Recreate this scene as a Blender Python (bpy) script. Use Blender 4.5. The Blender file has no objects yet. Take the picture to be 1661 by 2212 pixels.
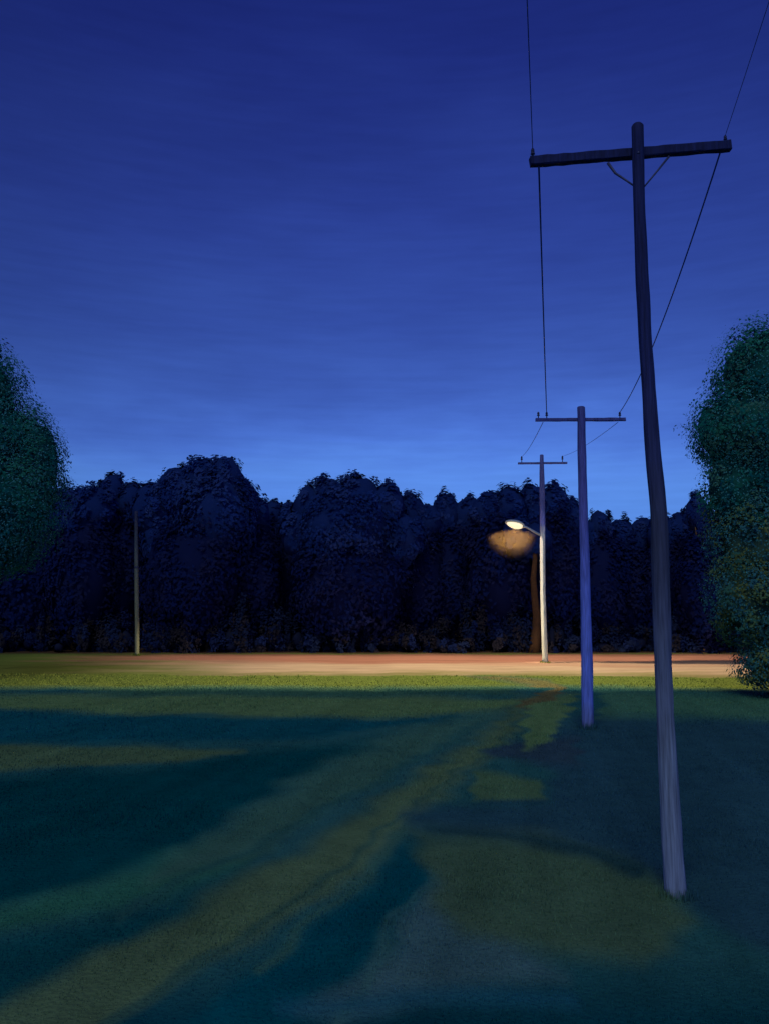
import bpy, math, random
import numpy as np
from mathutils import Vector, Matrix, noise as mnoise

random.seed(7)
RNG = np.random.default_rng(7)
R = math.radians
sc = bpy.context.scene
col = sc.collection

# ------------------------------------------------------------------ camera
F = 1736.0                 # focal length in the units of a 1661 x 2212 picture
EYE = 3.6
PITCH = math.atan(194.0 / F)
cam_d = bpy.data.cameras.new("camera")
cam = bpy.data.objects.new("camera", cam_d)
col.objects.link(cam)
cam.location = (0, 0, EYE)
cam.rotation_euler = (R(90) + PITCH, 0, 0)
cam_d.sensor_fit = 'VERTICAL'
cam_d.sensor_height = 36.0
cam_d.lens = 36.0 * F / 2212.0
cam_d.clip_start = 0.05
cam_d.clip_end = 3000
sc.camera = cam

# ------------------------------------------------------------------ sky
def srgb(*c):
    o = []
    for v in c:
        v /= 255.0
        o.append(v / 12.92 if v <= 0.04045 else ((v + 0.055) / 1.055) ** 2.4)
    return tuple(o)

w = bpy.data.worlds.new("World")
sc.world = w
w.use_nodes = True
nt = w.node_tree
nt.nodes.clear()
def N(t, kind, **kw):
    n = t.nodes.new(kind)
    for k, v in kw.items():
        setattr(n, k, v)
    return n
def L(t, a, b): t.links.new(a, b)
def M2(t, op, a, b=None, c=None, clamp=False):
    n = N(t, 'ShaderNodeMath', operation=op, use_clamp=clamp)
    for i, v in enumerate((a, b, c)):
        if v is None: continue
        if isinstance(v, (int, float)): n.inputs[i].default_value = v
        else: L(t, v, n.inputs[i])
    return n.outputs[0]

tc = N(nt, 'ShaderNodeTexCoord')
sep = N(nt, 'ShaderNodeSeparateXYZ'); L(nt, tc.outputs['Generated'], sep.inputs[0])
mp = N(nt, 'ShaderNodeMapping'); L(nt, tc.outputs['Generated'], mp.inputs[0])
mp.inputs['Scale'].default_value = (1.6, 1.6, 5.0)
cl = N(nt, 'ShaderNodeTexNoise'); L(nt, mp.outputs[0], cl.inputs['Vector'])
cl.inputs['Scale'].default_value = 2.3; cl.inputs['Detail'].default_value = 6; cl.inputs['Roughness'].default_value = 0.55
mp2 = N(nt, 'ShaderNodeMapping'); L(nt, tc.outputs['Generated'], mp2.inputs[0])
mp2.inputs['Scale'].default_value = (6, 6, 70.0)
cl2 = N(nt, 'ShaderNodeTexNoise'); L(nt, mp2.outputs[0], cl2.inputs['Vector'])
cl2.inputs['Scale'].default_value = 2.0; cl2.inputs['Detail'].default_value = 5
# height above the horizon, gently disturbed by thin high cloud
n0 = M2(nt, 'SUBTRACT', cl.outputs['Fac'], 0.5)
zz = M2(nt, 'ADD', sep.outputs['Z'], M2(nt, 'MULTIPLY', n0, 0.13))
ramp = N(nt, 'ShaderNodeValToRGB'); L(nt, zz, ramp.inputs[0])
SKY = [(0.00, (84, 132, 214)), (0.100, (88, 140, 226)), (0.15, (90, 140, 230)), (0.195, (75, 116, 212)),
       (0.25, (60, 92, 180)), (0.33, (51, 78, 163)), (0.43, (42, 63, 147)), (0.52, (35, 53, 131)),
       (0.61, (26, 40, 117)), (0.80, (22, 34, 98)), (1.0, (20, 31, 88))]
cr = ramp.color_ramp
cr.interpolation = 'B_SPLINE'
while len(cr.elements) < len(SKY): cr.elements.new(0.5)
for e, (p, c) in zip(cr.elements, SKY):
    e.position = p
for e, (p, c) in zip(cr.elements, SKY):
    e.color = (*srgb(*c), 1)
x2 = M2(nt, 'MULTIPLY', sep.outputs['X'], sep.outputs['X'])
azf = M2(nt, 'MAXIMUM', M2(nt, 'ADD', M2(nt, 'SUBTRACT', 1.04, M2(nt, 'MULTIPLY', x2, 1.0)), M2(nt, 'MULTIPLY', sep.outputs['X'], 0.22)), 0.62)
stre = M2(nt, 'ADD', M2(nt, 'MULTIPLY', cl2.outputs['Fac'], 0.24), 0.88)
bg = N(nt, 'ShaderNodeBackground')
L(nt, ramp.outputs[0], bg.inputs['Color'])
L(nt, M2(nt, 'MULTIPLY', azf, stre), bg.inputs['Strength'])
wo = N(nt, 'ShaderNodeOutputWorld'); L(nt, bg.outputs[0], wo.inputs['Surface'])

# ------------------------------------------------------------------ added soft high fill light that lifts ground and poles
sd = bpy.data.lights.new("fill_sun", 'SUN')
sd.energy = 0.76
sd.angle = R(25)
sd.color = (0.92, 1.0, 0.86)
so = bpy.data.objects.new("fill_sun", sd); col.objects.link(so)
so.rotation_euler = (R(44), R(-14), 0)

sc.view_settings.view_transform = 'Standard'
sc.view_settings.look = 'None'
sc.view_settings.exposure = 0
sc.view_settings.gamma = 1
sc.view_settings.use_curve_mapping = False
sc.render.engine = 'CYCLES'
sc.cycles.use_denoising = True
sc.cycles.max_bounces = 5
sc.cycles.volume_bounces = 0
sc.cycles.sample_clamp_indirect = 2.0
sc.cycles.sample_clamp_direct = 4.0

# ------------------------------------------------------------------ helpers
CP, SP = math.cos(PITCH), math.sin(PITCH)
def ray(u, v):
    x = (u - 830.5) / F; t = (1106 - v) / F
    return x, CP - t * SP, SP + t * CP
def at(u, v, Y):
    x, y, z = ray(u, v)
    k = Y / y
    return Vector((x * k, Y, EYE + z * k))
def gnd(u, v):
    x, y, z = ray(u, v)
    k = -EYE / z
    return Vector((x * k, y * k, 0))
def mper(Y):                      # metres per picture unit at distance Y
    return Y / F

def tag(o, label=None, cat=None, group=None, kind=None):
    if label: o['label'] = label
    if cat: o['category'] = cat
    if group: o['group'] = group
    if kind: o['kind'] = kind
    return o
def empty(name, loc):
    o = bpy.data.objects.new(name, None); col.objects.link(o)
    o.location = loc; o.empty_display_size = 0.3
    return o
def mesh_obj(name, verts, faces, mat, parent=None, origin=None, smooth=False, cols=None):
    me = bpy.data.meshes.new(name)
    V = np.asarray(verts, dtype=np.float32).reshape(-1, 3)
    o = bpy.data.objects.new(name, me)
    off = np.zeros(3, dtype=np.float32)
    if parent is not None: off = np.array(parent.location, dtype=np.float32)
    elif origin is not None: off = np.array(origin, dtype=np.float32); o.location = origin
    V = V - off
    if isinstance(faces, np.ndarray):
        nf, k = faces.shape
        me.vertices.add(len(V)); me.vertices.foreach_set('co', V.ravel())
        me.loops.add(nf * k); me.loops.foreach_set('vertex_index', faces.astype(np.int32).ravel())
        me.polygons.add(nf)
        me.polygons.foreach_set('loop_start', np.arange(0, nf * k, k, dtype=np.int32))
        me.polygons.foreach_set('loop_total', np.full(nf, k, dtype=np.int32))
        me.update(calc_edges=True); me.validate()
    else:
        me.from_pydata([tuple(map(float, v)) for v in V], [], faces); me.update()
    if cols is not None:
        a = me.color_attributes.new('tint', 'FLOAT_COLOR', 'POINT')
        C = np.ones((len(V), 4), dtype=np.float32); C[:, :3] = cols
        a.data.foreach_set('color', C.ravel())
    me.materials.append(mat)
    if smooth: me.polygons.foreach_set('use_smooth', [True] * len(me.polygons))
    col.objects.link(o)
    if parent is not None: o.parent = parent
    return o

class MB:
    """collects simple shapes for one mesh"""
    def __init__(s): s.v = []; s.f = []
    def tube(s, pts, rad, seg=14, wob=0.0, cap=True, seed=0, squash=1.0):
        pts = [Vector(p) for p in pts]
        n = len(pts)
        if not hasattr(rad, '__len__'): rad = [rad] * n
        b = len(s.v)
        up = Vector((0, 0, 1))
        for i, p in enumerate(pts):
            d = (pts[min(i + 1, n - 1)] - pts[max(i - 1, 0)]).normalized()
            a = d.cross(up) if abs(d.dot(up)) < 0.95 else d.cross(Vector((0, 1, 0)))
            a.normalize(); c = d.cross(a).normalized()
            for k in range(seg):
                t = 2 * math.pi * k / seg
                r = rad[i]
                if wob: r *= 1 + wob * (mnoise.noise(Vector((math.cos(t) * 2.2 + seed, math.sin(t) * 2.2, i * 0.35)))) 
                s.v.append(p + a * (math.cos(t) * r) + c * (math.sin(t) * r * squash))
        for i in range(n - 1):
            for k in range(seg):
                k2 = (k + 1) % seg
                s.f.append((b + i * seg + k, b + i * seg + k2, b + (i + 1) * seg + k2, b + (i + 1) * seg + k))
        if cap:
            s.f.append(tuple(b + k for k in reversed(range(seg))))
            s.f.append(tuple(b + (n - 1) * seg + k for k in range(seg)))
        return s
    def beam(s, a, b, wy, wz, bev=0.008, nseg=10, rough=0.006):
        """squared timber from a to b with worn, chamfered edges"""
        a, b = Vector(a), Vector(b); d = (b - a).normalized()
        h = d.cross(Vector((0, 0, 1))).normalized(); t = h.cross(d).normalized()
        prof = [(-wy/2+bev, -wz/2), (wy/2-bev, -wz/2), (wy/2, -wz/2+bev), (wy/2, wz/2-bev),
                (wy/2-bev, wz/2), (-wy/2+bev, wz/2), (-wy/2, wz/2-bev), (-wy/2, -wz/2+bev)]
        base = len(s.v)
        for i in range(nseg + 1):
            c = a.lerp(b, i / nseg)
            for j, (py, pz) in enumerate(prof):
                q = c + h * py + t * pz
                s.v.append(q + Vector([random.uniform(-rough, rough) for _ in range(3)]))
        for i in range(nseg):
            for j in range(8):
                k = (j + 1) % 8
                s.f.append((base + i*8 + j, base + i*8 + k, base + (i+1)*8 + k, base + (i+1)*8 + j))
        s.f.append(tuple(base + k for k in reversed(range(8))))
        s.f.append(tuple(base + nseg*8 + k for k in range(8)))
        return s
    def lathe(s, c, axis, prof, seg=14, squash=(1, 1)):
        c = Vector(c); ax = Vector(axis).normalized()
        a = ax.cross(Vector((0, 1, 0.01))).normalized(); q = ax.cross(a).normalized()
        b = len(s.v)
        for (r, h) in prof:
            for k in range(seg):
                t = 2 * math.pi * k / seg
                s.v.append(c + ax * h + a * (r * math.cos(t) * squash[0]) + q * (r * math.sin(t) * squash[1]))
        m = len(prof)
        for i in range(m - 1):
            for k in range(seg):
                k2 = (k + 1) % seg
                s.f.append((b + i*seg + k, b + i*seg + k2, b + (i+1)*seg + k2, b + (i+1)*seg + k))
        s.f.append(tuple(b + k for k in reversed(range(seg))))
        s.f.append(tuple(b + (m-1)*seg + k for k in range(seg)))
        return s
    def build(s, name, mat, parent=None, smooth=True, origin=None):
        o = mesh_obj(name, [tuple(v) for v in s.v], s.f, mat, parent, origin, smooth)
        return o

# ------------------------------------------------------------------ materials
def mat_new(name):
    m = bpy.data.materials.new(name); m.use_nodes = True
    t = m.node_tree
    b = t.nodes['Principled BSDF']
    b.inputs['Roughness'].default_value = 0.85
    if 'Specular IOR Level' in b.inputs: b.inputs['Specular IOR Level'].default_value = 0.2
    return m, t, b
def mix_rgb(t, fac, a, b, mode='MIX'):
    n = N(t, 'ShaderNodeMix', data_type='RGBA', blend_type=mode)
    for i, v in ((0, fac), (6, a), (7, b)):
        if isinstance(v, (int, float)): n.inputs[i].default_value = v
        elif isinstance(v, tuple): n.inputs[i].default_value = (*v[:3], 1)
        else: L(t, v, n.inputs[i])
    return n.outputs[2]

def wood(name, stops, bump=0.5):
    """round timber with weathered grain; stops = (height in m, colour) from bottom to top"""
    m, t, b = mat_new(name)
    g = N(t, 'ShaderNodeNewGeometry')
    s = N(t, 'ShaderNodeSeparateXYZ'); L(t, g.outputs['Position'], s.inputs[0])
    mpn = N(t, 'ShaderNodeMapping'); L(t, g.outputs['Position'], mpn.inputs[0])
    mpn.inputs['Scale'].default_value = (22, 22, 1.2)
    nz = N(t, 'ShaderNodeTexNoise'); L(t, mpn.outputs[0], nz.inputs['Vector'])
    nz.inputs['Scale'].default_value = 1.6; nz.inputs['Detail'].default_value = 8
    big = N(t, 'ShaderNodeTexNoise'); L(t, g.outputs['Position'], big.inputs['Vector'])
    big.inputs['Scale'].default_value = 1.3; big.inputs['Detail'].default_value = 3
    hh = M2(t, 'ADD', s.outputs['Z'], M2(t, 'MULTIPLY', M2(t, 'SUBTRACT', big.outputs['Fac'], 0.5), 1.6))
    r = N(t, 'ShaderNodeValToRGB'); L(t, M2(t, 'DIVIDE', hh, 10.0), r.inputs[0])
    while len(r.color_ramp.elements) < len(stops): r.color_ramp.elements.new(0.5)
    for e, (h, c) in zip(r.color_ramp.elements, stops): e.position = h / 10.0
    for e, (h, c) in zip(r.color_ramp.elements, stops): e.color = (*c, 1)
    f = M2(t, 'MULTIPLY_ADD', nz.outputs['Fac'], 1.9, 0.05)
    mul = N(t, 'ShaderNodeVectorMath', operation='SCALE'); L(t, r.outputs[0], mul.inputs[0]); L(t, f, mul.inputs['Scale'])
    L(t, mul.outputs[0], b.inputs['Base Color'])
    bp = N(t, 'ShaderNodeBump'); bp.inputs['Strength'].default_value = bump; bp.inputs['Distance'].default_value = 0.02
    L(t, nz.outputs['Fac'], bp.inputs['Height']); L(t, bp.outputs[0], b.inputs['Normal'])
    return m
def plain(name, c, rough=0.7, metal=0.0, scale=8, amt=0.5):
    m, t, b = mat_new(name)
    g = N(t, 'ShaderNodeNewGeometry')
    nz = N(t, 'ShaderNodeTexNoise'); L(t, g.outputs['Position'], nz.inputs['Vector'])
    nz.inputs['Scale'].default_value = scale; nz.inputs['Detail'].default_value = 4
    f = M2(t, 'MULTIPLY_ADD', nz.outputs['Fac'], amt, 1 - amt / 2)
    mul = N(t, 'ShaderNodeVectorMath', operation='SCALE'); mul.inputs[0].default_value = c; L(t, f, mul.inputs['Scale'])
    L(t, mul.outputs[0], b.inputs['Base Color'])
    b.inputs['Roughness'].default_value = rough; b.inputs['Metallic'].default_value = metal
    return m
def tinted(name, scale=3.0, facing=None,  amt=0.5, bump=0.0, bscale=20, trans=0.0, stretch=(1, 1, 1)):
    m, t, b = mat_new(name)
    a = N(t, 'ShaderNodeAttribute', attribute_name='tint')
    g = N(t, 'ShaderNodeNewGeometry')
    mpn = N(t, 'ShaderNodeMapping'); L(t, g.outputs['Position'], mpn.inputs[0]); mpn.inputs['Scale'].default_value = stretch
    nz = N(t, 'ShaderNodeTexNoise'); L(t, mpn.outputs[0], nz.inputs['Vector'])
    nz.inputs['Scale'].default_value = scale; nz.inputs['Detail'].default_value = 7; nz.inputs['Roughness'].default_value = 0.6
    f = M2(t, 'MULTIPLY_ADD', nz.outputs['Fac'], amt, 1 - amt / 2)
    mul = N(t, 'ShaderNodeVectorMath', operation='SCALE'); L(t, a.outputs['Color'], mul.inputs[0]); L(t, f, mul.inputs['Scale'])
    L(t, mul.outputs[0], b.inputs['Base Color'])
    b.inputs['Roughness'].default_value = 1.0
    b.inputs['Specular IOR Level'].default_value = 0.0
    if facing == 'attr':
        fa = N(t, 'ShaderNodeAttribute', attribute_name='facing')
        nm = N(t, 'ShaderNodeVectorMath', operation='NORMALIZE'); L(t, fa.outputs['Vector'], nm.inputs[0]); L(t, nm.outputs[0], b.inputs['Normal'])
    elif facing == 'up':
        cx = N(t, 'ShaderNodeCombineXYZ'); cx.inputs[2].default_value = 1.0; L(t, cx.outputs[0], b.inputs['Normal'])
    if bump:
        n2 = N(t, 'ShaderNodeTexNoise'); L(t, g.outputs['Position'], n2.inputs['Vector'])
        n2.inputs['Scale'].default_value = bscale; n2.inputs['Detail'].default_value = 5
        bp = N(t, 'ShaderNodeBump'); bp.inputs['Strength'].default_value = bump; bp.inputs['Distance'].default_value = 0.05
        L(t, n2.outputs['Fac'], bp.inputs['Height']); L(t, bp.outputs[0], b.inputs['Normal'])
    return m

M_leaf = tinted('foliage', 0.8, amt=0.45, facing='attr')
M_bark = plain('bark', (0.16, 0.10, 0.06), 0.95, 0, 5, 0.9)
M_ground = tinted('meadow_ground', 2.5, amt=0.55, bump=0.6, bscale=18)
M_road = tinted('packed_dirt', 1.5, amt=0.6, bump=0.5, bscale=10, stretch=(0.25, 1.4, 1))
M_wire = plain('wire_dull', (0.06, 0.09, 0.36), 0.6)
M_steel = plain('brace_steel', (0.06, 0.07, 0.16), 0.5, 0.3)
M_porc = plain('insulator_glaze', (0.05, 0.05, 0.12), 0.25)
M_hood = plain('lamp_housing', (0.36, 0.42, 0.52), 0.35, 0.2)

# ------------------------------------------------------------------ ground colours
# light falling on open ground by channel; turns a seen colour into a surface colour
E_GROUND = np.array((0.150, 0.180, 0.275))
def alb(c): return np.array(srgb(*c)) / E_GROUND

def sn(p, q, s=1.0):      # cheap smooth noise on arrays, about -1..1
    return (np.sin(p*0.9*s + 1.3*np.sin(q*1.1*s + 0.4)) + np.sin(q*1.7*s - p*0.6*s + 2.1) * 0.7
            + np.sin(p*2.7*s + q*2.1*s + 1.9*np.sin(p*1.3*s)) * 0.45) / 2.15
def to_px(x, y, z=0.0):
    dz = z - EYE
    depth = y * CP + dz * SP
    upc = -y * SP + dz * CP
    depth = np.maximum(depth, 0.5)
    return 830.5 + F * x / depth, 1106 - F * upc / depth
def poly_sd(U, V, P):
    """signed distance, negative inside"""
    P = np.array(P, float); n = len(P)
    d = np.full(U.shape, 1e9); ins = np.zeros(U.shape, bool)
    for i in range(n):
        a, b = P[i], P[(i + 1) % n]
        e = b - a
        wx, wy = U - a[0], V - a[1]
        t = np.clip((wx*e[0] + wy*e[1]) / max(e @ e, 1e-9), 0, 1)
        d = np.minimum(d, np.hypot(wx - e[0]*t, wy - e[1]*t))
        c = (a[1] > V) != (b[1] > V)
        with np.errstate(divide='ignore', invalid='ignore'):
            xi = a[0] + (V - a[1]) * e[0] / (e[1] if e[1] != 0 else 1e-9)
        ins ^= c & (U < xi)
    return np.where(ins, -d, d)
def line_sd(U, V, P, W):
    d = np.full(U.shape, 1e9)
    for i in range(len(P) - 1):
        a, b = np.array(P[i], float), np.array(P[i+1], float); e = b - a
        wx, wy = U - a[0], V - a[1]
        t = np.clip((wx*e[0] + wy*e[1]) / (e @ e), 0, 1)
        wd = W[i] + (W[i+1] - W[i]) * t
        d = np.minimum(d, np.hypot(wx - e[0]*t, wy - e[1]*t) - wd)
    return d
def W(*pts):              # outline corners given as sight lines, kept as ground positions
    return [tuple(gnd(u, v)[:2]) for u, v in pts]

# worn tracks, mown strips, dry and lush patches, tree shadows painted as dark bands
# (kind, outline, [half widths], colour, softness in picture units, strength)
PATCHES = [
 ('p', [(-400,1700),(300,1662),(520,1628),(820,1600),(760,1640),(600,1700),(480,1780),(380,1850),(0,1960),(-400,2000)], (0,31,43), 22, 1),  # tree shadow painted into the meadow colour as a dark band
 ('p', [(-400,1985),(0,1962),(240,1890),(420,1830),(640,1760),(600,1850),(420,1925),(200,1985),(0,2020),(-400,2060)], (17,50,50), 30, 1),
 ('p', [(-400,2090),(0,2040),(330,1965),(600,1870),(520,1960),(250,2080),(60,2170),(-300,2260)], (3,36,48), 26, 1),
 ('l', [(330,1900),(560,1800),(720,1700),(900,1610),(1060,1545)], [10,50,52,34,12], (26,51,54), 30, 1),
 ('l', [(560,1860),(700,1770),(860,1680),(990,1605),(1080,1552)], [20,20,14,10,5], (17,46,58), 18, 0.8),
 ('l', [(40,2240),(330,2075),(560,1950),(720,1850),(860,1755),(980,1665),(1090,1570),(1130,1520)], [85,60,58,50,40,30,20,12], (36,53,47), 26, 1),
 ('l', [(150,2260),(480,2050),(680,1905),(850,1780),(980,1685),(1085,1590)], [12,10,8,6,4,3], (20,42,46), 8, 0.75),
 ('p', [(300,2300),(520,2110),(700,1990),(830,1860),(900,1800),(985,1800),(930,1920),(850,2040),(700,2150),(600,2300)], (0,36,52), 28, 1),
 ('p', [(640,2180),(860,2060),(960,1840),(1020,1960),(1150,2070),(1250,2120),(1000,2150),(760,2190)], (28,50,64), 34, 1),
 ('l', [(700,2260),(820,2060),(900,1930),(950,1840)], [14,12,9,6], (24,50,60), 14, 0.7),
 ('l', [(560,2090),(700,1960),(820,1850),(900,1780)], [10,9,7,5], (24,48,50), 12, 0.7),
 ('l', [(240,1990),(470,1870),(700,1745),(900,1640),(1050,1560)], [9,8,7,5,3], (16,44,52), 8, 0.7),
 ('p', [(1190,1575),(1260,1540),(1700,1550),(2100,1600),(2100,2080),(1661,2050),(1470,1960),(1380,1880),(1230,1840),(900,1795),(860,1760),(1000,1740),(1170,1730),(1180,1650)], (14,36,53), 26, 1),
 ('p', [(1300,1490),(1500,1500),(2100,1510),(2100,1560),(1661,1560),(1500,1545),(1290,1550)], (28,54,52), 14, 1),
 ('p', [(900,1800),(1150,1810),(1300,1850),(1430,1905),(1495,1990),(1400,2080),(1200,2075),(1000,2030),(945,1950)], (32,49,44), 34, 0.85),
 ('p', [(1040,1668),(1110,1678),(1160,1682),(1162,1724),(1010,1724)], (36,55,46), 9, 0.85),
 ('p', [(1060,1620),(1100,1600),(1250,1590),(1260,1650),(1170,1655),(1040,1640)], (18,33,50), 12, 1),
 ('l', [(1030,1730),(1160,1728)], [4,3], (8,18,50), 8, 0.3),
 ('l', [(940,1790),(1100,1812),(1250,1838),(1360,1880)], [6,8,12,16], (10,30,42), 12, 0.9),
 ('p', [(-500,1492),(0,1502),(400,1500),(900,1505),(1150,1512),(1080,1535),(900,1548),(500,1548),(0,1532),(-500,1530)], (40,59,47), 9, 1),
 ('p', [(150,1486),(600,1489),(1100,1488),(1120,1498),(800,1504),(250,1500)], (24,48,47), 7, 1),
 ('p', [(-500,1540),(0,1536),(400,1548),(800,1556),(1000,1545),(700,1590),(450,1602),(0,1600),(-500,1600)], (3,38,54), 9, 1),  # narrower painted band of tree shadow
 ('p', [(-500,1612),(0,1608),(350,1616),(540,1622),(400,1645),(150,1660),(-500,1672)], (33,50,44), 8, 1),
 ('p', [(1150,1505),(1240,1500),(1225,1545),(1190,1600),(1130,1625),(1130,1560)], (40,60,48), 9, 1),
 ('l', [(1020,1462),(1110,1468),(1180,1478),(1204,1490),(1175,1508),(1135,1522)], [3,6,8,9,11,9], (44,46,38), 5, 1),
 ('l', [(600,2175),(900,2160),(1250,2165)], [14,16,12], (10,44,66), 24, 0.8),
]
GLOW_DENSITY = 0.045
LIME = np.array((0.135, 0.185, 0.042))
PX_MIN = 1470
def ground_col(x, y):
    """surface colour of the meadow at ground position arrays x, y"""
    wob = 0.10 + 0.018 * np.abs(y)
    xx = x + wob * sn(x * 1.7, y * 1.9) * 0.5
    yy = y + wob * sn(y * 1.5 + 5, x * 0.8) * 0.7
    U, V = to_px(xx, yy)
    front = y > 4.0
    base = np.array(alb((14, 43, 54)))
    C = np.tile(base, (len(x), 1))
    k = np.clip((V - 2060) / 150, 0, 1)[:, None]
    C = C * (1 - k) + alb((2, 31, 46)) * k
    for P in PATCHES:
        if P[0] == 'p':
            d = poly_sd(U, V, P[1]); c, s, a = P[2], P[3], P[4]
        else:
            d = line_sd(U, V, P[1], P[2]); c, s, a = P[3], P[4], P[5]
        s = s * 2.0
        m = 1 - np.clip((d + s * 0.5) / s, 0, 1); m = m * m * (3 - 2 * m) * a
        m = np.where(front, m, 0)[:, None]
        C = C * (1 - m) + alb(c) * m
    # streaks of mowing and wear running with the track
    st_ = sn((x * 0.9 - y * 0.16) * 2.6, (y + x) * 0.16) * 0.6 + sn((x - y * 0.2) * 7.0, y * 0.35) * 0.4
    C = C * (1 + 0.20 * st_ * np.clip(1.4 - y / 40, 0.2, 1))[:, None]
    # yellow green verge along the road
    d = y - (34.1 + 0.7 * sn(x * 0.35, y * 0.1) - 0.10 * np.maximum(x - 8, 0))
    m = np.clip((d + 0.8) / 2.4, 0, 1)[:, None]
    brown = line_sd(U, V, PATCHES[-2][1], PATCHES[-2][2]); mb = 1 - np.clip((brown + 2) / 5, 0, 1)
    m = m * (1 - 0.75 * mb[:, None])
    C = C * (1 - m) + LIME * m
    # leaf litter under the wood
    d = np.clip((y - 55.5) / 2.5, 0, 1)[:, None]
    C = C * (1 - d) + np.array((0.075, 0.045, 0.03)) * d
    return np.clip(C, 0.0005, 0.8)

# ------------------------------------------------------------------ ground sheet
ys = np.concatenate(([-320, -120, -40, -10, 1, 3.4], np.geomspace(4.2, 82, 430), [110, 160, 320]))
ss = np.linspace(-0.78, 0.78, 430)
wy = np.clip(ys, 7, 82)
X = np.concatenate((np.tile([-320., -180., -100.], (len(ys), 1)), wy[:, None] * ss[None, :], np.tile([100., 180., 320.], (len(ys), 1))), 1)
Y = np.repeat(ys[:, None], X.shape[1], 1)
Z = 0.03 * sn(X * 0.8, Y * 0.8) + 0.02 * sn(X * 3.1, Y * 2.7)
Z[:, :3] = 0; Z[:, -3:] = 0
nr, nc = X.shape
idx = np.arange(nr * nc).reshape(nr, nc)
fc = np.stack((idx[:-1, :-1], idx[:-1, 1:], idx[1:, 1:], idx[1:, :-1]), -1).reshape(-1, 4)
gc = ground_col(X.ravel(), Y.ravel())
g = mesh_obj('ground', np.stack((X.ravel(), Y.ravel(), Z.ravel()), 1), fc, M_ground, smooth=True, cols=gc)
tag(g, kind='structure')

# dirt road across the far side of the meadow
xs = np.linspace(-90, 90, 361)
def near_edge(x): return 39.6 + 0.35 * sn(x * 0.3, x * 0.1) + 0.10 * np.clip(-x - 6, 0, 90) - 0.09 * np.clip(x - 8, 0, 20)
def far_edge(x): return 56.4 + 0.4 * sn(x * 0.4, x * 0.2) + 0.02 * x
rows = 28
rv, rc = [], []
for j in range(rows + 1):
    t = j / rows
    yy = near_edge(xs) * (1 - t) + far_edge(xs) * t
    zz_ = 0.03 * sn(xs * 0.8, yy * 0.8) + 0.02 * sn(xs * 3.1, yy * 2.7) + 0.03
    if j in (0, rows): zz_ = zz_ - 0.08
    rv.append(np.stack((xs, yy, zz_), 1))
    k = np.clip((t - 0.36 + 0.10 * sn(xs * 0.25, yy * 0.6)) / 0.22, 0, 1)[:, None]
    sand, clay = np.array((0.46, 0.345, 0.235)), np.array((0.35, 0.165, 0.115))
    c = sand * (1 - k) + clay * k
    e = (np.clip((0.20 + 0.07 * sn(xs * 1.1, yy * 2) - t) / 0.16, 0, 1) * 0.85)[:, None]
    c = c * (1 - e) + np.array((0.20, 0.20, 0.07)) * e
    e = np.clip((t - 0.80) / 0.2, 0, 1)
    c = c * (1 - e) + np.array((0.12, 0.07, 0.045)) * e
    # towards the west grass has grown over the dirt
    ov = np.clip((-xs - 7 - 7 * k[:, 0] + 2.5 * sn(xs * 0.5, yy * 1.3)) / 9, 0, 1)[:, None]
    c = c * (1 - ov) + LIME * ov
    rut = 0
    for rt in (0.24, 0.34, 0.50, 0.60):
        rut = rut + np.exp(-((t - rt - 0.03 * sn(xs * 0.12, rt * 9 + xs * 0.05)) / 0.022) ** 2) * (0.6 + 0.4 * sn(xs * 0.7, rt * 5 + xs * 0.3))
    c = c * (1 - 0.22 * np.clip(rut, 0, 1) + 0.08 * sn(xs * 0.9, yy * 2.2))[:, None]
    rc.append(c)
rv = np.concatenate(rv); rc = np.concatenate(rc)
idx = np.arange((rows + 1) * len(xs)).reshape(rows + 1, len(xs))
fc = np.stack((idx[:-1, :-1], idx[:-1, 1:], idx[1:, 1:], idx[1:, :-1]), -1).reshape(-1, 4)
tag(mesh_obj('dirt_road', rv, fc, M_road, smooth=True, cols=rc), kind='structure')

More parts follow.
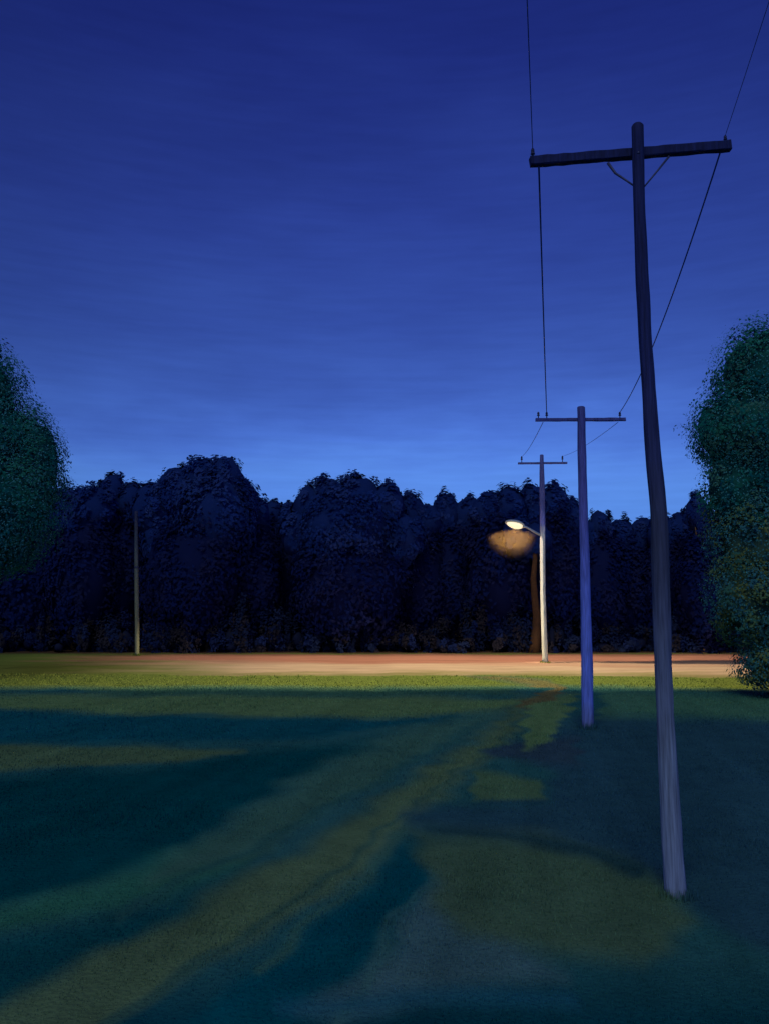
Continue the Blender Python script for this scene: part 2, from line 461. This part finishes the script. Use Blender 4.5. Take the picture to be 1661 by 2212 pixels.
# short grass over the near and middle ground
def grass():
    n = 190000
    y = np.exp(RNG.uniform(math.log(4.6), math.log(44), n))
    x = RNG.uniform(-0.62, 0.62, n) * y
    keep = (y < near_edge(x) - 0.05)
    x, y = x[keep], y[keep]; n = len(x)
    h = RNG.uniform(0.02, 0.055, n) * (0.42 + 0.032 * y) * (1 + 0.5 * sn(x * 0.7, y * 0.7))
    for (bu, bv, rr, hh_) in ((1459, 1938, 0.12, 0.16), (1269, 1572, 0.16, 0.26), (1177, 1432, 0.16, 0.15), (296, 1417, 0.12, 0.22)):
        c = gnd(bu, bv); k = 170
        a = RNG.uniform(0, math.tau, k); r_ = rr + np.abs(RNG.normal(0, 0.09, k))
        x = np.concatenate((x, c[0] + np.cos(a) * r_)); y = np.concatenate((y, c[1] + np.sin(a) * r_))
        h = np.concatenate((h, RNG.uniform(0.3, 1.0, k) * hh_)); n += k
    wd = (0.003 + 0.0007 * y) * RNG.uniform(0.7, 1.4, n)
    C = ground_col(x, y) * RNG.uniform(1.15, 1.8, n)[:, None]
    az = RNG.uniform(0, math.tau, n); ln = RNG.uniform(0.0, 0.45, n) * h; la = RNG.uniform(0, math.tau, n)
    z = 0.03 * sn(x * 0.8, y * 0.8) + 0.02 * sn(x * 3.1, y * 2.7) - 0.006
    b1 = np.stack((x - np.cos(az) * wd, y - np.sin(az) * wd, z), 1)
    b2 = np.stack((x + np.cos(az) * wd, y + np.sin(az) * wd, z), 1)
    tp = np.stack((x + np.cos(la) * ln, y + np.sin(la) * ln, z + h), 1)
    V_ = np.stack((b1, b2, tp), 1).reshape(-1, 3)
    F_ = np.arange(3 * n).reshape(n, 3)
    o = mesh_obj('grass', V_, F_, M_grass, cols=np.repeat(C, 3, 0))
    tag(o, 'short dark grass growing over the meadow in front of the dirt road', 'grass', kind='stuff')
M_grass = tinted('grass_blades', 1.5, amt=0.3)
_t = M_grass.node_tree; _b = _t.nodes['Principled BSDF']
_tr = N(_t, 'ShaderNodeBsdfTranslucent'); L(_t, _b.inputs['Base Color'].links[0].from_socket, _tr.inputs['Color'])
_mx = N(_t, 'ShaderNodeMixShader'); _mx.inputs[0].default_value = 0.45
L(_t, _b.outputs[0], _mx.inputs[1]); L(_t, _tr.outputs[0], _mx.inputs[2]); L(_t, _mx.outputs[0], _t.nodes['Material Output'].inputs[0])
grass()

# ------------------------------------------------------------------ trees
ICO = None
def ico():
    global ICO
    if ICO is None:
        import bmesh
        bm = bmesh.new(); bmesh.ops.create_icosphere(bm, subdivisions=3, radius=1)
        ICO = (np.array([v.co[:] for v in bm.verts]), np.array([[v.index for v in f.verts] for f in bm.faces])); bm.free()
    return ICO
def unit(n):
    v = RNG.normal(size=(n, 3)); return v / np.linalg.norm(v, axis=1)[:, None]
def foliage(lobes, per, size, cols, core=0.78, shell=0.0, shellcol=None, clump=0.0, soft=1.0, low=None):
    """lobes: (centre, radii). returns verts, quads, colours: leaf faces through every lobe plus a leafy heart"""
    Vs, Fs, Cs, Ns = [], [], [], []; nb = 0
    cols = np.array(cols)
    iv, if_ = ico()
    allc = cols
    for (c, r) in lobes:
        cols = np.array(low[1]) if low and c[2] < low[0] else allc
        c = np.array(c, float); r = np.array(r, float)
        vol = (r[0] * r[1] * r[2]) ** (2 / 3)
        n = int(per * vol)
        # sub-clumps on the surface make the outline uneven
        nclu = max(10, int(n / 55))
        cd = unit(nclu); cr_ = RNG.uniform(0.72, 1.0, nclu)
        cc = cd * cr_[:, None]
        ctint = cols[RNG.integers(0, len(cols), nclu)] * RNG.uniform(1 - 0.25 * soft, 1 + 0.3 * soft, nclu)[:, None]
        own = RNG.integers(0, nclu, n)
        rad = 0.26 if clump == 0 else clump
        p = cc[own] + unit(n) * (RNG.uniform(0, 1, n) ** 0.45 * rad)[:, None]
        q = c + p * r
        C = ctint[own] * RNG.uniform(1 - 0.2 * soft, 1 + 0.2 * soft, n)[:, None]
        if shell:
            k = int(n * shell)
            p2 = unit(k) * (0.96 + np.abs(RNG.normal(0, 0.075, k)))[:, None]
            q = np.concatenate((q, c + p2 * r)); C = np.concatenate((C, np.array(shellcol) * RNG.uniform(0.7, 1.3, k)[:, None]))
            n += k
        on = (q - c) / r; on /= np.maximum(np.linalg.norm(on, axis=1), 1e-4)[:, None]
        tw = np.concatenate((unit(nclu)[own], unit(n - len(own)))) if n > len(own) else unit(nclu)[own]
        on = on + tw * 0.55 * soft + unit(n) * 0.25 * soft + np.array((0, -0.25, 0.25))
        on /= np.linalg.norm(on, axis=1)[:, None]
        nrm = on + unit(n) * (0.15 + 0.4 * soft)
        a = np.cross(nrm, unit(n)); a /= np.linalg.norm(a, axis=1)[:, None]
        b = np.cross(nrm, a); b /= np.linalg.norm(b, axis=1)[:, None]
        s = (size * RNG.uniform(0.6, 1.4, n))[:, None]
        if shell: s[-k:] *= 0.5
        qv = np.stack((q - a * s, q - b * s * 0.55, q + a * s, q + b * s * 0.55), 1).reshape(-1, 3)
        Vs.append(qv); Fs.append(np.arange(4 * n).reshape(n, 4) + nb); nb += 4 * n
        Cs.append(np.repeat(C, 4, 0))
        Ns.append(np.repeat(on, 4, 0))
        if core:
            dv = 1 + 0.16 * sn(iv[:, 0] * 5 + c[0], iv[:, 1] * 5 + iv[:, 2] * 4 + c[2])
            v = c + iv * r * core * dv[:, None]
            fq = np.concatenate((if_, if_[:, 2:3]), 1)      # triangles kept apart below
            Vs.append(v); Fs.append(('t', if_ + nb)); nb += len(v)
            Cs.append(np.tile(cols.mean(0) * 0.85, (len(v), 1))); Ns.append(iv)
    quads = [f for f in Fs if not isinstance(f, tuple)]; tris = [f[1] for f in Fs if isinstance(f, tuple)]
    return np.concatenate(Vs), (np.concatenate(quads), np.concatenate(tris) if tris else None), (np.concatenate(Cs), np.concatenate(Ns))
def foliage_obj(name, data, mat, parent=None, origin=None):
    V_, (Q, T), C = data
    C, NN = C
    # split the heart's triangles into quads with a midpoint so all faces stay one array
    me = bpy.data.meshes.new(name); o = bpy.data.objects.new(name, me)
    off = np.array(parent.location if parent else (origin or (0, 0, 0)), float)
    if parent is None and origin is not None: o.location = origin
    me.vertices.add(len(V_)); me.vertices.foreach_set('co', (V_ - off).astype(np.float32).ravel())
    li = np.concatenate((Q.ravel(), T.ravel())).astype(np.int32)
    me.loops.add(len(li)); me.loops.foreach_set('vertex_index', li)
    st = np.concatenate((np.arange(len(Q)) * 4, len(Q) * 4 + np.arange(len(T)) * 3)).astype(np.int32)
    tt = np.concatenate((np.full(len(Q), 4), np.full(len(T), 3))).astype(np.int32)
    me.polygons.add(len(st)); me.polygons.foreach_set('loop_start', st); me.polygons.foreach_set('loop_total', tt)
    me.update(calc_edges=True)
    a = me.color_attributes.new('tint', 'FLOAT_COLOR', 'POINT')
    CC = np.ones((len(V_), 4), np.float32); CC[:, :3] = C; a.data.foreach_set('color', CC.ravel())
    a = me.attributes.new('facing', 'FLOAT_VECTOR', 'POINT'); a.data.foreach_set('vector', NN.astype(np.float32).ravel())
    me.materials.append(mat); col.objects.link(o)
    if parent: o.parent = parent
    return o

def px_lobe(u, v, ru, rv, Y, deep=1.0):
    m = mper(Y)
    return (at(u, v, Y), (ru * m, ru * m * deep, rv * m))
def tree(label, lobes, Y, u0, per, size, cols, trunk_r=0.3, cat='tree', group=None, trunk_top=None, name='tree', bark=None, lean=0.0, limbs=5, **kw):
    top = max(l[0][2] for l in lobes)
    bx = at(u0, 1300, Y)[0]
    root = empty(name, (bx, Y, 0))
    tag(root, label, cat, group)
    tb = MB()
    tt = trunk_top or top
    pts = [(bx + lean * k / 6 + 0.10 * math.sin(k * 1.7 + bx), Y + 0.08 * math.cos(k * 2.1), -0.15 + tt * k / 6) for k in range(7)]
    tb.tube(pts, [trunk_r * (1.35 if k == 0 else 1 - 0.11 * k) for k in range(7)], 12, wob=0.25, seed=bx)
    for i in range(limbs):
        l = lobes[i % len(lobes)]
        a = Vector(pts[2 + i % 3]); b = Vector(l[0]) + Vector((random.uniform(-.4, .4), random.uniform(-.4, .4), 0.3))
        mid = a.lerp(b, 0.5) + Vector((0, 0, -0.3))
        tb.tube([a, mid, b], [trunk_r * 0.45, trunk_r * 0.3, trunk_r * 0.1], 8, wob=0.15)
    tb.build('trunk', bark or M_bark, root)
    foliage_obj('crown', foliage(lobes, per, size, cols, **kw), M_leaf, root)
    return root

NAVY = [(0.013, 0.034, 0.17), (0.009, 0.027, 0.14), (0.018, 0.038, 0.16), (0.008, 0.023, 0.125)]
DEEP = [(0.007, 0.015, 0.085), (0.010, 0.015, 0.07), (0.005, 0.012, 0.075), (0.012, 0.016, 0.065)]  # for lower crowns: shade below the treetops painted into the leaf colour
WOODG = 'trees of the dark wood behind the road'
FAR = [  # label, centre u, Y, crown lobes (u, v, ru, rv)
 ("low round dark tree just right of the near left tree", 165, 61, [(150,1115,55,68),(205,1105,50,62),(180,1250,80,150)]),
 ("small dark tree with a little rounded knob of a top, left of the bare pole", 262, 63, [(243,1070,32,54),(285,1095,40,58),(262,1240,65,150)]),
 ("tallest dark tree of the wood, its top sloping up to a blunt peak", 455, 60, [(330,1100,48,66),(385,1068,52,68),(440,1042,50,60),(487,1042,46,62),(470,1120,85,110),(355,1165,48,60),(420,1250,110,150)]),
 ("steep shoulder tree falling away right of the tallest crown", 548, 62, [(530,1090,32,60),(558,1118,28,50),(545,1250,62,140)]),
 ("low dark tree filling the notch between the two highest crowns", 612, 66, [(592,1112,22,36),(625,1114,24,34),(612,1250,60,135)]),
 ("broad dark dome shaped tree in the middle of the wood", 745, 60, [(668,1100,38,58),(715,1085,50,58),(775,1082,55,60),(835,1092,44,58),(645,1155,42,62),(870,1165,50,60),(750,1150,110,100),(760,1270,125,130)]),
 ("small dark tree sloping down from the right side of the dome", 905, 63, [(885,1110,36,50),(925,1128,32,46),(905,1260,62,135)]),
 ("low dark tree with a soft grey top between dome and lamp", 985, 64, [(962,1112,34,52),(1010,1118,36,52),(985,1250,64,140)]),
 ("wide dark tree whose top rises behind the lit street lamp", 1085, 61, [(1052,1112,42,56),(1100,1104,42,58),(1080,1240,80,150)]),
 ("dark rounded tree directly behind the lit pole", 1180, 62, [(1150,1098,42,58),(1195,1102,42,60),(1232,1128,30,58),(1192,1240,72,150)]),
 ("small dark tree with a round top right of the second pole", 1297, 63, [(1296,1143,28,46),(1275,1170,30,50),(1300,1270,62,140)]),
 ("low flat topped dark tree left of the nearest pole", 1362, 64, [(1340,1166,32,54),(1385,1165,34,54),(1362,1280,62,130)]),
 ("low dark tree showing right of the nearest pole", 1450, 62, [(1430,1162,34,54),(1468,1156,34,54),(1450,1280,64,130)]),
 ("dark tree beside the near right tree, taller than the one on its left", 1522, 58, [(1505,1110,30,46),(1530,1150,36,60),(1520,1280,62,130)]),
 ("dark tree half hidden behind the near left tree", 70, 62, [(60,1120,60,80),(110,1130,50,70),(70,1260,85,150)]),
 ("dark tree beyond the near right tree", 1640, 62, [(1620,1130,60,80),(1680,1120,60,80),(1640,1270,90,150)]),
 ("dark tree of the wood outside the left edge", -80, 62, [(-90,1100,80,90),(-40,1120,60,80),(-80,1260,100,150)]),
 ("dark tree of the wood outside the right edge", 1790, 62, [(1760,1110,80,90),(1830,1100,70,90),(1790,1270,110,150)]),
]
for (lab, u, Y, lb) in FAR:
    lobes = [px_lobe(a, b, c, d, Y, 0.9) for (a, b, c, d) in lb]
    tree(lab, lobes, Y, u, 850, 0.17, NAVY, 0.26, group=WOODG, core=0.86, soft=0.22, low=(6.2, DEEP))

# the trunk that catches the lamp, brown, just left of the lit pole
LB = [px_lobe(1120, 1165, 42, 50, 58.5, .8), px_lobe(1160, 1170, 36, 46, 58.5, .8)]
M_bark2 = plain('lit_bark', (0.085, 0.042, 0.02), 0.95, 0, 5, 0.9)
tree("slim tree with a bare brown trunk close behind the lit pole", LB, 58.0, 1155, 600, 0.17, NAVY, 0.36, group=WOODG, bark=M_bark2, limbs=0, core=0.86, soft=0.22, low=(6.2, DEEP))

# deep wood behind and undergrowth at its foot
lobes = []
for i in range(46):
    x = -75 + i * 3.4 + random.uniform(-1, 1)
    lobes.append((( x, 74 + random.uniform(-2, 4), 4.9 + random.uniform(-0.5, 0.6)), (3.2, 3.0, 6.1)))
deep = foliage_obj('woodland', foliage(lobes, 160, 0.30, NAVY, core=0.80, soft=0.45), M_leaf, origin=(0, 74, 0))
tag(deep, 'dark mass of the wood deep behind the first trees', 'woodland', kind='stuff')
lobes = []
for i in range(150):
    x = -62 + i * 0.84 + random.uniform(-.4, .4)
    h = random.uniform(0.7, 2.6)
    lobes.append(((x, 59.3 + random.uniform(-1.1, 1.1) , h * 0.5), (random.uniform(0.5, 1.3), 0.9, h)))
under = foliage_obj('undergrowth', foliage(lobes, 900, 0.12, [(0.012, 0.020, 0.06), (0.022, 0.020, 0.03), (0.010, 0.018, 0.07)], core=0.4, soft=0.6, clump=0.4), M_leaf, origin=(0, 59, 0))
tag(under, 'low dark undergrowth along the foot of the wood', 'undergrowth', kind='stuff')

# the two near trees
TEAL = [(0.010, 0.125, 0.110), (0.006, 0.105, 0.100), (0.018, 0.135, 0.100), (0.004, 0.090, 0.105)]
OLIV = [(0.085, 0.150, 0.070), (0.040, 0.130, 0.10), (0.11, 0.150, 0.055), (0.03, 0.12, 0.15)]
YL = 36
ll = [px_lobe(a, b, c, d, YL) for (a, b, c, d) in [(-55,850,110,128),(-20,960,130,130),(10,1080,130,120),(-60,1150,150,110),(70,1000,72,120),(-190,960,140,200)]]
tree("near dark green tree cut by the left edge of the view", ll, YL, -110, 1700, 0.074, TEAL, 0.42, group='near trees framing the view', core=0.70,
     shell=0.55, soft=0.45, shellcol=(0.05, 0.21, 0.24))
YR = 31
lr = [px_lobe(a, b, c, d, YR) for (a, b, c, d) in [(1655,808,118,125),(1610,930,120,120),(1600,1060,90,120),(1640,1170,110,130),(1622,1290,95,110),(1685,1390,88,95),(1700,1440,110,60),(1760,1000,140,250),(1545,930,48,75)]]
tree("near dark green tree with leaves down to the grass at the right edge", lr, YR, 1740, 1700, 0.070, TEAL + OLIV[1:2], 0.40, low=(6.5, OLIV), group='near trees framing the view', core=0.70,
     shell=0.55, soft=0.45, shellcol=(0.045, 0.20, 0.22))

# ------------------------------------------------------------------ poles
def interp(pts, n):
    P = np.array(pts, float); v = np.linspace(P[0, 1], P[-1, 1], n)
    return [(np.interp(t, P[:, 1], P[:, 0]), t, np.interp(t, P[:, 1], P[:, 2])) for t in v]
def pole_mesh(parent, cl, Y, mat, name='shaft', n=34, wob=0.12):
    q = interp(cl, n)
    for _ in range(6):
        q = [q[0]] + [((q[i-1][0] + 2*q[i][0] + q[i+1][0]) / 4, q[i][1], q[i][2]) for i in range(1, len(q)-1)] + [q[-1]]
    pts = [at(u, v, Y) for u, v, w_ in q]; m = mper(Y)
    rad = [w_ * m / 2 for u, v, w_ in q]
    pts[-1] = Vector((pts[-1][0], pts[-1][1], -0.3))
    pts.insert(0, pts[0] + Vector((0, 0, 0.025))); rad.insert(0, rad[0] * 0.72)
    return MB().tube(pts, rad, 18, wob=wob, seed=Y).build(name, mat, parent)
def insulator(parent, p, h=0.16, r=0.035):
    MB().lathe(p, (0, 0, 1), [(r*.35, -0.04), (r*.35, h*.35), (r, h*.38), (r*.9, h*.5), (r*.5, h*.56), (r*.8, h*.62), (r*.75, h*.85), (r*.3, h)], 12).build('insulator', M_porc, parent).parent = next(c for c in parent.children if c.name.startswith('crossarm'))

W1 = wood('pole_timber_near', [(0.0, (0.22, 0.27, 0.43)), (1.6, (0.19, 0.24, 0.37)), (3.2, (0.09, 0.11, 0.21)), (4.2, (0.05, 0.06, 0.12)), (6.5, (0.022, 0.030, 0.13)), (9.5, (0.014, 0.021, 0.10))], 0.7)  # lit lower half and dark top of the pole painted into the timber
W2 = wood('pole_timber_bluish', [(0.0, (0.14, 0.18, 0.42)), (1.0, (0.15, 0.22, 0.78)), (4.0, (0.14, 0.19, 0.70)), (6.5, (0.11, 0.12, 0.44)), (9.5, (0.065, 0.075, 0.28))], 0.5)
W3 = wood('pole_timber_lamplit', [(0.0, (0.62, 0.66, 0.54)), (7.5, (0.56, 0.60, 0.66)), (8.2, (0.20, 0.22, 0.66)), (9.5, (0.10, 0.11, 0.34))], 0.3)  # lamplight painted into the timber: pale below lamp height, blue above
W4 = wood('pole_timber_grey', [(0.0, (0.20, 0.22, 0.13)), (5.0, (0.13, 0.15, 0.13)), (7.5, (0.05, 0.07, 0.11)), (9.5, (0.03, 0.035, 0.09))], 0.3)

Y1 = gnd(1459, 1938)[1]; Y2 = gnd(1269, 1572)[1]; Y3 = gnd(1177, 1432)[1]; Y4 = gnd(296, 1417)[1]
PG = 'wooden poles carrying the power lines'
# nearest pole
p1 = empty('utility_pole', (*gnd(1459, 1938)[:2], 0))
tag(p1, 'nearest and tallest wooden utility pole, with a dark braced crossarm', 'utility pole', PG)
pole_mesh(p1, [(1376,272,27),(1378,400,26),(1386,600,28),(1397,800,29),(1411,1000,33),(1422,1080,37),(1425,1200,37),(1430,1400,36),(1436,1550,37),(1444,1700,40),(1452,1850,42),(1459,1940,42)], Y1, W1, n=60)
A = at(1144, 350, Y1 + 0.20); B = at(1576, 315, Y1 + 0.20)
MB().beam(A, B, 0.11, 0.135, 0.012, 24, 0.005).build('crossarm', W1, p1, smooth=False)
MB().tube([at(1312, 352, Y1 + 0.11), at(1328, 374, Y1 + 0.10), at(1352, 390, Y1 + 0.05), at(1372, 404, Y1 + 0.0)], [.022, .018, .014, .011], 8).build('brace', M_steel, p1)
MB().tube([at(1444, 338, Y1 + 0.11), at(1420, 368, Y1 + 0.08), at(1390, 404, Y1 + 0.0)], [.016, .013, .010], 8).build('brace', M_steel, p1)
MB().tube([at(1378, 330, Y1 - .085), at(1378, 330, Y1 + .28)], .018, 8).build('bolt', M_steel, p1)
i1l = at(1150, 342, Y1 + 0.20); i1r = at(1566, 307, Y1 + 0.20)
insulator(p1, i1l, 0.15, .032); insulator(p1, i1r, 0.10, .026)
# second pole
p2 = empty('utility_pole', (*gnd(1269, 1572)[:2], 0))
tag(p2, 'middle utility pole, bluish violet, with a thin level crossarm', 'utility pole', PG)
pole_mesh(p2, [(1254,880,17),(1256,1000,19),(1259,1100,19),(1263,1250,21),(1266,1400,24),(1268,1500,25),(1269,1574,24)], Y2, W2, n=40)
MB().beam(at(1156, 907, Y2 + .22), at(1350, 906, Y2 + .22), 0.10, 0.10, 0.012, 16, 0.005).build('crossarm', W2, p2, smooth=False)
i2l = at(1180, 903, Y2 + .22); i2r = at(1338, 903, Y2 + .22); i2o = at(1162, 903, Y2 + .22)
for q in (i2l, i2r, i2o): insulator(p2, q, 0.19, .045)
# lamp pole
p3 = empty('utility_pole', (*gnd(1177, 1432)[:2], 0))
tag(p3, 'farthest utility pole, lit pale cream below the street lamp it carries', 'utility pole', PG)
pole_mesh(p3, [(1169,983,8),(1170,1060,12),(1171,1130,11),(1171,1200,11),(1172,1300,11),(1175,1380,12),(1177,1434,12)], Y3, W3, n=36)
MB().beam(at(1118, 1001, Y3 + .26), at(1224, 1000, Y3 + .26), 0.12, 0.12, 0.012, 12, 0.006).build('crossarm', W3, p3, smooth=False)
i3l = at(1126, 998, Y3 + .26); i3r = at(1214, 997, Y3 + .26)
for q in (i3l, i3r): insulator(p3, q, 0.36, .07)
# lone pole to the left
p4 = empty('bare_pole', (*gnd(296, 1417)[:2], 0))
tag(p4, 'lone bare pole without crossarm standing at the left end of the road', 'pole')
pole_mesh(p4, [(295,1105,7),(296,1250,9),(297,1330,9),(297,1418,9)], Y4, W4, n=30)
for kk in range(2):
    MB().lathe(at(296, 1225 + kk * 2.5, Y4) , (0, 0, 1), [(.16, 0), (.165, .03), (.16, .05)], 14).build('metal_band', M_steel, p4)

# street lamp head on the farthest pole
sl = empty('street_lamp', at(1167, 1156, Y3))
tag(sl, 'lit street lamp on a short rising arm, glowing amber before the wood', 'street lamp')
HA = at(1128, 1137, Y3 - .1)
MB().tube([at(1170, 1158, Y3), at(1150, 1147, Y3 - .03), at(1136, 1139, Y3 - .08), HA], [.075, .07, .065, .07], 10).build('arm', M_hood, sl)
axis = (at(1090, 1130, Y3 - .2) - at(1136, 1142, Y3 - .1)).normalized()
C0 = at(1111, 1134, Y3 + .02)
head = MB(); q = MB()
up = axis.cross(Vector((0, 1, 0))).normalized()
if up.z < 0: up = -up
up = (up + Vector((0, 0.55, 0))).normalized()
side = axis.cross(up).normalized()
def shell_grid(mb, sx, sy, sz, z0, sgn, nu=12, nv=24):
    b = len(mb.v)
    for i in range(nu + 1):
        ph = math.pi / 2 * i / nu
        for k in range(nv):
            t = math.tau * k / nv
            taper = 1 - 0.18 * math.cos(t)
            mb.v.append(C0 + axis * (sx * math.cos(t) * math.cos(ph)) + side * (sy * math.sin(t) * math.cos(ph) * taper) + up * (z0 + sgn * sz * math.sin(ph)))
    for i in range(nu):
        for k in range(nv):
            k2 = (k + 1) % nv
            mb.f.append((b + i*nv + k, b + i*nv + k2, b + (i+1)*nv + k2, b + (i+1)*nv + k))
    mb.f.append(tuple(b + k for k in range(nv)))
shell_grid(head, 0.62, 0.34, 0.26, 0.03, 1); head.build('housing', M_hood, sl)
ml, t, b = mat_new('lamp_lens')
b.inputs['Base Color'].default_value = (0.8, 0.75, 0.6, 1)
b.inputs['Emission Color'].default_value = (1.0, 0.80, 0.52, 1)
b.inputs['Emission Strength'].default_value = 1.0
lens = MB(); shell_grid(lens, 0.50, 0.27, 0.20, 0.0, -1); lens.build('lens', ml, sl).parent = next(c for c in sl.children if c.name.startswith('housing'))

# its light: a road optic that throws light along the road and cuts off short of the meadow
ld = bpy.data.lights.new('street_lamp_light', 'POINT')
ld.energy = 1.0; ld.shadow_soft_size = 0.12; ld.color = (1, 1, 1)
ld.use_nodes = True
t = ld.node_tree
em = [n for n in t.nodes if n.type == 'EMISSION'][0]
ge = N(t, 'ShaderNodeNewGeometry'); s3 = N(t, 'ShaderNodeSeparateXYZ'); L(t, ge.outputs['Incoming'], s3.inputs[0])
dz = M2(t, 'MAXIMUM', M2(t, 'MULTIPLY', s3.outputs['Z'], -1.0), 0.02)
ax_ = M2(t, 'DIVIDE', s3.outputs['X'], dz); ay_ = M2(t, 'DIVIDE', s3.outputs['Y'], dz)
def smooth(t, v, lo, hi):
    n = N(t, 'ShaderNodeMapRange', interpolation_type='SMOOTHSTEP')
    L(t, v, n.inputs[0]); n.inputs[1].default_value = lo; n.inputs[2].default_value = hi
    n.inputs[3].default_value = 1; n.inputs[4].default_value = 0
    return n.outputs[0]
LX = M2(t, 'MULTIPLY', smooth(t, M2(t, 'MULTIPLY', ax_, -1.0), 1.1, 4.6), smooth(t, ax_, 1.2, 3.6))
LY = M2(t, 'MULTIPLY', smooth(t, M2(t, 'MULTIPLY', ay_, -1.0), 1.66, 1.93), smooth(t, ay_, 0.6, 1.6))
pw = M2(t, 'POWER', dz, -2.6)
# added dimming of the output towards the lamp's own pole, evens the lit shaft
sn2 = M2(t, 'SUBTRACT', 1.0, M2(t, 'MULTIPLY', dz, dz))
low = M2(t, 'MINIMUM', 3.2, M2(t, 'MULTIPLY', M2(t, 'POWER', M2(t, 'MAXIMUM', sn2, 0.001), -1.4), 0.30))
azr = M2(t, 'DIVIDE', M2(t, 'ABSOLUTE', ay_), M2(t, 'MAXIMUM', ax_, 0.001))
wedge = M2(t, 'MULTIPLY', smooth(t, azr, 0.09, 0.15), M2(t, 'GREATER_THAN', ax_, 0.0))
pw = M2(t, 'ADD', M2(t, 'MULTIPLY', wedge, low), M2(t, 'MULTIPLY', M2(t, 'SUBTRACT', 1.0, wedge), pw))
st = M2(t, 'MULTIPLY', M2(t, 'MULTIPLY', LX, LY), pw)
em.inputs['Color'].default_value = (1.0, 0.78, 0.50, 1)
LAMP = 3700.0
L(t, M2(t, 'MULTIPLY', st, LAMP), em.inputs['Strength'])
lo = bpy.data.objects.new('street_lamp_light', ld); col.objects.link(lo)
lo.location = C0 - up * 0.27; 
lo.parent = sl; lo.location = (C0 - up * 0.27) - sl.location

# ------------------------------------------------------------------ wires
def span(a, b, sag, n=24):
    a, b = Vector(a), Vector(b)
    return [a.lerp(b, i / n) + Vector((0, 0, -4 * sag * (i / n) * (1 - i / n))) for i in range(n + 1)]
def wire(label, a, b, sag, r):
    o = MB().tube(span(a, b, sag), r, 6, cap=True)
    ob = o.build('power_line', M_wire, origin=tuple(a))
    tag(ob, label, 'power line', 'power lines strung between the poles')
T = lambda p, h: Vector(p) + Vector((0, 0, h))
back_l = Vector((-0.9, -4.0, i1l.z + 0.3)); back_r = Vector((1.25, -4.0, i1r.z + 0.2))
wire('wire running overhead from the left end of the nearest crossarm out of the top', T(i1l, .14), back_l, 0.12, 0.006)
wire('wire running overhead from the right end of the nearest crossarm out of the top', T(i1r, .09), back_r, 0.12, 0.0045)
wire('wire hanging between the left ends of the nearest and middle crossarms', at(1163, 360, Y1 + .2), T(i2l, .17), 0.20, 0.013)
wire('wire hanging between the right ends of the nearest and middle crossarms', at(1556, 325, Y1 + .2), T(i2r, .17), 0.40, 0.012)
wire('wire from the left end of the middle crossarm down to the lamp pole', at(1172, 912, Y2 + .2), T(i3l, .33), 0.15, 0.011)
wire('wire from the right end of the middle crossarm down to the lamp pole', at(1334, 912, Y2 + .2), T(i3r, .33), 0.15, 0.008)

# ------------------------------------------------------------------ added haze ball, density shaped to carry the lamp's glow
MC = at(1104, 1153, Y3 - .1); MR = 1.6
ib = MB()
iv, if_ = ico()
mo_ = mesh_obj('lamp_glow', [tuple(Vector(v) * MR + MC) for v in iv], [tuple(map(int, f)) for f in if_], None or M_steel, origin=tuple(MC), smooth=True)
mm = bpy.data.materials.new('lamp_glow_volume'); mm.use_nodes = True
t = mm.node_tree; t.nodes.clear()
gp = N(t, 'ShaderNodeTexCoord')
ln_ = N(t, 'ShaderNodeVectorMath', operation='LENGTH'); L(t, gp.outputs['Object'], ln_.inputs[0])
fo = M2(t, 'POWER', M2(t, 'SUBTRACT', 1.0, M2(t, 'DIVIDE', ln_.outputs['Value'], MR), clamp=True), 1.7)
lv = N(t, 'ShaderNodeVectorMath', operation='SUBTRACT'); L(t, gp.outputs['Object'], lv.inputs[0]); lv.inputs[1].default_value = tuple((C0 - up * 0.27) - MC)
l2 = N(t, 'ShaderNodeVectorMath', operation='LENGTH'); L(t, lv.outputs[0], l2.inputs[0])
fo = M2(t, 'MULTIPLY', fo, M2(t, 'POWER', l2.outputs['Value'], 0.45))
ss3 = N(t, 'ShaderNodeSeparateXYZ'); L(t, lv.outputs[0], ss3.inputs[0])
fo = M2(t, 'MULTIPLY', fo, M2(t, 'POWER', M2(t, 'MAXIMUM', M2(t, 'DIVIDE', M2(t, 'MULTIPLY', ss3.outputs['Z'], -1.0), l2.outputs['Value']), 0.001), 1.0))
mv = N(t, 'ShaderNodeVolumePrincipled'); mv.inputs['Color'].default_value = (0.92, 0.57, 0.20, 1)
L(t, M2(t, 'MULTIPLY', fo, GLOW_DENSITY), mv.inputs['Density'])
mo = N(t, 'ShaderNodeOutputMaterial'); L(t, mv.outputs[0], mo.inputs['Volume'])
mo_.data.materials[0] = mm
tag(mo_, 'small added ball of haze carrying the amber glow under the street lamp', 'lamp_glow', kind='stuff')
